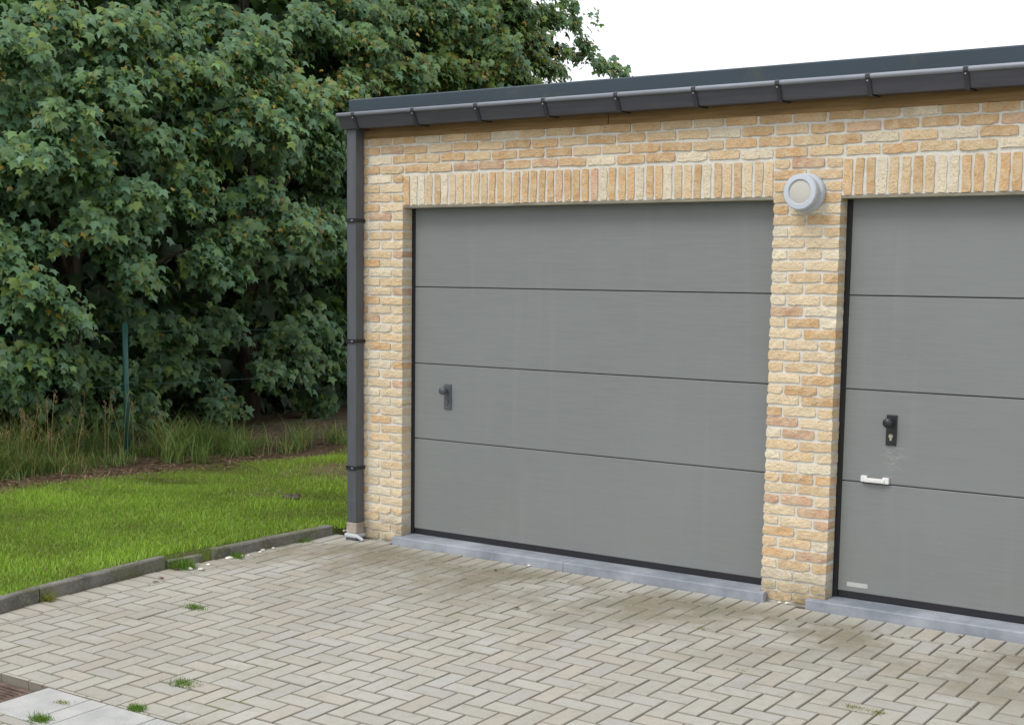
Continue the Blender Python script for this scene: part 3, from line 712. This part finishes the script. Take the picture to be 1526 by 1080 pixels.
def build_tree(i, tx, ty, h, lab, leafs, tips, name='maple_tree', nlimb=10):
    z0 = lawn_z(tx, ty); root = tag(empty(name, (tx, ty, z0)), lab, 'tree', 'maples behind the wire fence')
    bm = bmesh.new(); r = random.Random(50+i); path = []
    for k in range(8):
        f = k/7; path.append((.12*math.sin(2.1*f+i)*f, .12*math.cos(1.7*f+2*i)*f, -.1+f*(h*.82)))
    tube(bm, path, [.13*(1-.8*k/7)+.012 for k in range(8)], 10); link('trunk', mesh_bm(bm, True), 'bark', root)
    def trunk_at(z):
        f = min(1, max(0, z/(h*.82))); q = f*7; k = min(6, int(q)); g = q-k; a, b = path[k], path[k+1]
        return np.array([a[j]+(b[j]-a[j])*g for j in range(3)])+np.array([0, 0, .1*(1-f)])
    tips = sorted(tips, key=lambda q: -q[1])[:26]
    for c, s in tips[:26]:
        e_ = c-np.array([tx, ty, z0])-np.array([.0, 0, .0]); st = trunk_at(max(.25, e_[2]*.72-.25)); mid = st*.5+e_*.5+np.array([0, 0, .14]); q3 = st*.2+e_*.8+np.array([0, 0, .10])
        bm = bmesh.new(); tube(bm, [tuple(st), tuple(mid), tuple(q3), tuple(e_)], [.034, .020, .012, .005], 6); link('limb', mesh_bm(bm, True), 'bark', root)
    P = [np.concatenate(a) for a in zip(*leafs)]; P[0] = P[0]-np.array([tx, ty, z0])
    V, F, C_ = leaves_mesh(*P); tag(link('crown', np_mesh('crown', V, F, C_, True), 'leaf', root), kind='stuff'); return len(F)
tot = 0
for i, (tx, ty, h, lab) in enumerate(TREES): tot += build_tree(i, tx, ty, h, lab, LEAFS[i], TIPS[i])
# second row, deeper in the wood: broad dark masses seen only through gaps
BACK = [(-9.2, .2, 8.0, 'shaded maple in the second row of the wood, glimpsed over the seeding grass'), (-9.4, 3.2, 8.5, 'shaded maple in the second row, glimpsed beyond the green post'), (-9.3, 6.2, 8.5, 'shaded maple in the second row, glimpsed beyond the forked limbs'), (-9.2, 8.8, 8.2, 'shaded maple in the second row, glimpsed over the garage corner'), (-9.0, 11.2, 7.2, 'shaded maple at the end of the second row, behind the garage roof')]
for j, (tx, ty, h, lab) in enumerate(BACK):
    lf = []; tp = []
    for _ in range(46):
        z = rng.uniform(.5, h-.7); a = rng.uniform(-math.pi, math.pi); rr = rng.uniform(.4, 1.5)*(1 if z < 5.5 else .6); c = np.array([tx+rr*math.cos(a)*.8, ty+rr*math.sin(a), z])
        u, v, d = proj(c)
        if u > 780 and v < 150: continue
        lf.append(bough(c, (math.cos(a), math.sin(a)), rng.uniform(.6, .95), 110, .85, .01, .24)); tp.append((c, .5))
    tot += build_tree(20+j, tx, ty, h, lab, lf, tp[:10])
n = 15000; P = np.c_[rng.uniform(-13.5, -10.8, n), rng.uniform(-9, 11.0, n), rng.uniform(-.05, 6.3, n)]
Q = np.c_[rng.uniform(-14.5, -10.8, 14000), rng.uniform(4, 17.0, 14000), rng.uniform(.5, 8.0, 14000)]
qd = Q-CAM; P = np.concatenate([P, Q[PCX+FPX*(qd@RT)/(qd@FW) < 770]]); n = len(P)
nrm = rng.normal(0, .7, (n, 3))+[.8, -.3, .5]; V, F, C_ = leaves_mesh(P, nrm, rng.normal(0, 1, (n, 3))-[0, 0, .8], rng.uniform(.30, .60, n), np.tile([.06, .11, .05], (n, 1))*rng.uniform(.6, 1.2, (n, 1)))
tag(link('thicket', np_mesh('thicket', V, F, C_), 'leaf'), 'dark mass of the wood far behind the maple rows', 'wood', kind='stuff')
n = 5000; P = np.c_[rng.uniform(-8.6, -7.2, n), rng.uniform(-5, 11.5, n), rng.uniform(-.02, 1.6, n)]
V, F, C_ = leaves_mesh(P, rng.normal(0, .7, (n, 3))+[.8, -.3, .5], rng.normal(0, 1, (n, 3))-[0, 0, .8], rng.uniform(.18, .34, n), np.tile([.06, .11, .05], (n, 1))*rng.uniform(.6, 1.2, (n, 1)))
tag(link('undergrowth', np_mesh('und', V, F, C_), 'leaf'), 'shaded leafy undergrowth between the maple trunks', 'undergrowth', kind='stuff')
print('leaf tris', tot)

# ------------------------------------------------------------------ grass
BT = np.array([(-.5, 0, 0), (.5, 0, 0), (-.32, .55, .10), (.32, .55, .10), (0, 1, .34)]); BTF = np.array([(0, 1, 3), (0, 3, 2), (2, 3, 4)])
def blades(P, h, w_, col, lean=.35):
    n = len(P); a = rng.uniform(0, 2*math.pi, n); L = rng.normal(0, lean, (n, 2))
    T = unit(np.c_[L, np.ones(n)]); B = np.c_[np.cos(a), np.sin(a), np.zeros(n)]; N = np.cross(B, T)
    V = P[:, None, :]+B[:, None, :]*(BT[None, :, 0:1]*w_[:, None, None])+T[:, None, :]*(BT[None, :, 1:2]*h[:, None, None])+N[:, None, :]*(BT[None, :, 2:3]*h[:, None, None])
    F = (BTF[None]+5*np.arange(n)[:, None, None]).reshape(-1, 3); return V.reshape(-1, 3), F, np.repeat(col, 5, axis=0)
def join(parts):
    V, F, C_ = [], [], []; o_ = 0
    for v, f, c in parts: V.append(v); F.append(f+o_); C_.append(c); o_ += len(v)
    return np.concatenate(V), np.concatenate(F), np.concatenate(C_)
def vnoise(x, y, s, seed):
    r = np.random.default_rng(seed); a = r.uniform(0, 6.28, 8); k = r.normal(0, 1, (8, 2)); k = k/np.linalg.norm(k, axis=1)[:, None]*r.uniform(.6, 1.7, (8, 1))*s
    return sum(np.sin(k[i, 0]*x+k[i, 1]*y+a[i]) for i in range(8))/4
lz = np.vectorize(lawn_z); kxv = np.vectorize(kerb_x)
n = 300000; X = rng.uniform(-4.75, -.55, n); Y = rng.uniform(-4.2, 5.2, n)
# only the strip in and near the view, thinning into bare earth at the wood's edge
edge = -4.22+.30*vnoise(X, Y, 2.2, 3)+.42*np.clip((Y-1.0)/3, 0, 1)
keep = (X < np.where(Y < 0, kxv(np.clip(Y, -5, 0))-.062, -.45))
bare = vnoise(X, Y, 2.6, 8)
dens = np.clip((X-edge)/.5, .0, 1)*np.where(bare > .80, .35, 1)
dens *= np.where((Y > 1.0) & (X > -3.9), np.clip(1-.75*(Y-.9)*np.clip(.45+.9*bare, 0, 1.4), .10, 1), 1)
keep &= rng.random(n) < dens
u = PCX+FPX*((np.c_[X, Y, np.zeros(n)]-CAM)@RT)/((np.c_[X, Y, np.zeros(n)]-CAM)@FW)
keep &= (u > -260) & (u < 640)
X, Y = X[keep], Y[keep]; n = len(X); tn = .75*vnoise(X, Y, 1.6, 5)+.7*vnoise(X, Y, 5.5, 9)
base = np.array([.235, .365, .050])*(1+.26*np.clip(tn, -1.6, 1.6))[:, None]*rng.uniform(.7, 1.3, (n, 1)); dry = rng.random(n) < .05+.10*np.clip((Y-.6)/2.5, 0, 1); base[dry] = np.array([.30, .25, .10])*rng.uniform(.6, 1.1, (dry.sum(), 1))
hh = (.036+.014*np.clip(tn, -1, 1))*rng.uniform(.55, 1.45, n)
V, F, C_ = blades(np.c_[X, Y, lz(X, Y)-.004], hh, rng.uniform(.005, .009, n), base, .45)
tag(link('lawn_grass', np_mesh('lawn', V, F, C_), 'grass'), 'short bright green mown lawn beside the paving', 'grass', kind='stuff')
print('lawn blades', n)

# long seeding grass and weeds along the fence
parts = []
cl = []
for _ in range(300):
    y = rng.uniform(-2.6, 2.6); x = rng.normal(-4.78, .22); k_ = float(vnoise(np.array([x]), np.array([y]), 3.2, 17)[0])
    if k_ < -.35: continue
    cl.append((x, y, rng.uniform(.10, .24)+.22*max(0, k_)))
for _ in range(70):
    y = rng.uniform(-2.5, 2.4); x = rng.normal(-5.25, .14); cl.append((x, y, rng.uniform(.30, .60)))
for _ in range(34): cl.append((rng.normal(-4.95, .15), rng.uniform(-2.4, .9), rng.uniform(.40, .70)))
for _ in range(16): cl.append((rng.normal(-4.75, .15), rng.uniform(1.9, 2.9), rng.uniform(.35, .58)))
for _ in range(7): cl.append((rng.normal(-4.6, .2), rng.uniform(3.0, 5.6), rng.uniform(.14, .28)))
for u_, v_, hgt in ((352, 680, .30), (372, 676, .36), (440, 668, .40), (452, 664, .42), (500, 660, .30), (512, 662, .26), (425, 672, .22), (300, 690, .34), (255, 690, .42)):
    c = at(u_, v_, 2, .0); cl += [(c[0], c[1], hgt)]*2
for x, y, hgt in cl:
    m = int(rng.integers(22, 46)); ang = rng.uniform(0, 6.28, m); s = rng.uniform(.2, 1, m)
    bx, by = x+rng.normal(0, .06, m), y+rng.normal(0, .06, m)
    L = hgt*rng.uniform(.55, 1.15, m); drp = rng.uniform(.3, 1.15, m)
    segs = 4; f = np.linspace(0, 1, segs+1); wd = rng.uniform(.004, .011, m)
    ox = np.cos(ang)[:, None]*(drp*L)[:, None]*f**2; oy = np.sin(ang)[:, None]*(drp*L)[:, None]*f**2; oz = L[:, None]*(f-.35*drp[:, None]*f**2.6)
    ctr = np.stack([bx[:, None]+ox, by[:, None]+oy, lz(bx, by)[:, None]+oz-.01], -1); sd = np.stack([-np.sin(ang), np.cos(ang), np.zeros(m)], -1)[:, None, :]*(wd[:, None]*(1-f**1.6*.92))[:, :, None]
    V = np.stack([ctr-sd*.5, ctr+sd*.5], 2).reshape(m, -1, 3); k = 2*(segs+1)
    tf = []
    for q in range(segs): a = 2*q; tf += [(a, a+1, a+3), (a, a+3, a+2)]
    F = (np.array(tf)[None]+k*np.arange(m)[:, None, None]).reshape(-1, 3)
    col = np.where(rng.random((m, 1)) < (.22 if y < 1.2 else .10), np.array([[.36, .29, .13]]), np.array([[.17, .265, .075]]))*rng.uniform(.6, 1.3, (m, 1))
    parts.append((V.reshape(-1, 3), F, np.repeat(col, k, axis=0)))
# seed heads
for _ in range(130):
    y = rng.uniform(-2.4, 2.2) if rng.random() < .35 else rng.uniform(-2.4, .9); x = rng.normal(-4.95, .2); h = rng.uniform(.35, .72); dx, dy = rng.normal(0, .09, 2); z0 = lawn_z(x, y); m = 10
    f = np.linspace(0, 1, 9); ctr = np.c_[x+dx*f**2, y+dy*f**2, z0+h*f]; sd = np.array([.0016, .0016, 0])
    V = np.stack([ctr-sd, ctr+sd], 1).reshape(-1, 3); F = np.array([q for i in range(8) for q in ((2*i, 2*i+1, 2*i+3), (2*i, 2*i+3, 2*i+2))])
    parts.append((V, F, np.tile([.34, .27, .12], (len(V), 1))*rng.uniform(.7, 1.1)))
    tp = ctr[-1]; P = tp+np.c_[rng.normal(0, .010, m), rng.normal(0, .010, m), rng.uniform(-.10, .02, m)]
    parts.append(blades(P, np.full(m, .038), np.full(m, .008), np.tile([.40, .315, .16], (m, 1))*rng.uniform(.7, 1.1, (m, 1)), .5))
V, F, C_ = join(parts)
tag(link('long_grass', np_mesh('lg', V, F, C_), 'grass'), 'long unmown grass with pale seed heads along the wire fence', 'grass', kind='stuff')
# straw and leaf litter on the bare strip under the trees
n = 8000; X = rng.normal(-4.1, .38, n); Y = rng.uniform(-1.5, 5.6, n); a = rng.uniform(0, 6.28, n); ln = rng.uniform(.02, .11, n)
P0 = np.c_[X, Y, lz(X, Y)+rng.uniform(.004, .02, n)]; D = np.c_[np.cos(a), np.sin(a), rng.normal(0, .12, n)]*ln[:, None]; Sd = np.c_[-np.sin(a), np.cos(a), np.zeros(n)]*(rng.uniform(.003, .011, n))[:, None]
V = np.stack([P0-Sd, P0+Sd, P0+D+Sd*.6, P0+D-Sd*.6], 1).reshape(-1, 3); F = (np.array([(0, 1, 2), (0, 2, 3)])[None]+4*np.arange(n)[:, None, None]).reshape(-1, 3)
C_ = np.repeat(np.where(rng.random((n, 1)) < .55, np.array([[.27, .19, .12]]), np.array([[.13, .085, .055]]))*rng.uniform(.6, 1.3, (n, 1)), 4, axis=0)
tag(link('leaf_litter', np_mesh('ll', V, F, C_), 'grass'), 'dry straw and leaf litter between the lawn and the trees', 'litter', kind='stuff')

# ------------------------------------------------------------------ weeds in joints, pebbles, dead leaves
def tuft(u, v, r_, n, h, lab, grp=None, yellow=0, z=None):
    d = ray(u, v); tt = (SL*CAM[1]-CAM[2])/(d[2]-SL*d[1]); c = CAM+d*tt
    zz = zg(c[1]) if z is None else z
    n *= 3; P = np.c_[rng.normal(0, r_*.7, n), rng.normal(0, r_*.4, n), np.full(n, -.006)]
    col = np.tile([.13, .235, .035] if not yellow else [.23, .235, .045], (n, 1))*rng.uniform(.7, 1.25, (n, 1))
    V, F, C_ = blades(P, h*rng.uniform(.4, 1.2, n), rng.uniform(.003, .005, n), col, .8)
    o = link('weed_tuft', np_mesh('tuft', V, F, C_), 'grass', None, (c[0], c[1], zz)); tag(o, lab, 'weed', grp)
G = 'weeds in the paving joints'
tuft(290, 905, .05, 110, .030, 'green weed tuft in a paving joint level with the kerb break', G)
tuft(275, 1018, .06, 130, .030, 'spreading green weed tuft near the concrete gutter slabs', G)
tuft(205, 1056, .032, 130, .034, 'green weed tuft at the corner of a concrete gutter slab', G)
tuft(62, 1073, .035, 120, .04, 'green weed tuft at the outer edge of the concrete slabs', G)
for q in ((1272, 1053), (1308, 1061)): tuft(q[0], q[1], .035, 90, .016, 'low moss-like weed tuft in the paving before the second door', G, 1)
tuft(1047, 936, .03, 60, .014, 'tiny yellow-green weed tuft in brown stained paving before the brick pier', G, 1)
tuft(1105, 998, .04, 60, .012, 'thin green weed line in a joint of clean paving before the pier', G, 1)
tuft(270, 845, .06, 330, .075, 'bushy weed covering the broken joint between two kerb stones', G)
tuft(352, 830, .05, 90, .05, 'weed sprouting at the foot of the short kerb stone', G)
tuft(445, 806, .05, 160, .045, 'grass tuft at the far end of the short kerb stone', G)
tuft(70, 895, .03, 50, .085, 'tall weed leaning over the long kerb stone', G, 1)
tuft(93, 1046, .03, 60, .018, 'dry yellowish weed in the gap between concrete gutter slabs', G, 1)
def pebble(u, v, s, name='pebble', mat='pebble_white', lab='', grp=None, cat='pebble', flat=.55):
    d = ray(u, v); tt = (SL*CAM[1]-CAM[2])/(d[2]-SL*d[1]); c = CAM+d*tt; bm = bmesh.new()
    bmesh.ops.create_icosphere(bm, subdivisions=2, radius=s)
    ph = [rnd.uniform(0, 6) for _ in range(3)]
    for v_ in bm.verts:
        k = 1+.22*math.sin(60*v_.co.x/s*.05+ph[0])+.15*math.sin(3*v_.co.y/s+ph[1]); v_.co.x *= 1.25*k; v_.co.y *= k; v_.co.z *= flat
    o = link(name, mesh_bm(bm), mat, None, (c[0], c[1], zg(c[1])+s*flat*.7)); o.rotation_euler.z = rnd.uniform(0, 6); tag(o, lab, cat, grp)
for u, v, s in ((342, 833, .020), (283, 848, .016), (300, 849, .015), (311, 842, .013), (392, 820, .012), (388, 823, .012), (407, 817, .010), (428, 810, .014), (370, 828, .009), (360, 829, .009)):
    pebble(u, v, s, lab='white pebble on the paving at the foot of the kerb', grp='pebbles by the kerb')
for u, v, s in ((735, 833, .018), (788, 843, .010), (1113, 892, .010), (1127, 894, .010), (1162, 898, .010), (1173, 899, .013)):
    pebble(u, v, s, lab='small white chip of stone lying against the front of the garage', grp='chips by the garage')
for u, v, s in ((514, 791, .016), (508, 784, .014)):
    pebble(u, v, s, lab='white stone on the soil beside the downpipe foot', grp='stones by the downpipe')
def dead(u, v, s, lab, grp):
    d = ray(u, v); tt = (SL*CAM[1]-CAM[2])/(d[2]-SL*d[1]); c = CAM+d*tt; a = rnd.uniform(0, 6); bm = bmesh.new()
    pts = [(-1, 0, 0), (-.35, .42, .18), (.35, .36, .22), (1, 0, .05), (.3, -.4, .2), (-.4, -.38, .16)]; cen = bm.verts.new((0, 0, .004))
    vv = [bm.verts.new((s*(p[0]*math.cos(a)-p[1]*math.sin(a)), s*(p[0]*math.sin(a)+p[1]*math.cos(a)), .004+s*p[2])) for p in pts]
    for k in range(6): bm.faces.new((cen, vv[k], vv[(k+1) % 6]))
    bmesh.ops.solidify(bm, geom=bm.faces[:], thickness=.0012)
    o = link('dead_leaf', mesh_bm(bm), 'dead_leaf', None, (c[0], c[1], zg(c[1])+.001)); tag(o, lab, 'leaf', grp)
for u, v in ((770, 907), (738, 850)): dead(u, v, .022, 'curled brown dead leaf on stained paving before the first door', 'dead leaves before the first door')
dead(1430, 949, .018, 'small reddish dead leaf on the paving by the second sill', None)
for u, v in ((240, 862), (232, 868), (262, 849)): dead(u, v, .024, 'brown dead leaf on the paving near the long kerb stone', 'dead leaves near the kerb')

# a little crumb of dug-up earth on the lawn near the downpipe
c = at(437, 748, 2, .03); bm = bmesh.new(); bmesh.ops.create_icosphere(bm, subdivisions=3, radius=.048)
for v_ in bm.verts:
    k_ = 1+.35*math.sin(70*v_.co.x+1)*math.sin(60*v_.co.y)+.2*math.sin(90*v_.co.z+2*v_.co.x); v_.co = Vector((v_.co.x*1.3*k_, v_.co.y*k_, v_.co.z*.85*k_))
tag(link('soil_clod', mesh_bm(bm), 'bark', None, (c[0], c[1], lawn_z(c[0], c[1])+.006)), 'small clod of dark brown soil lying on the green lawn', 'soil clod')
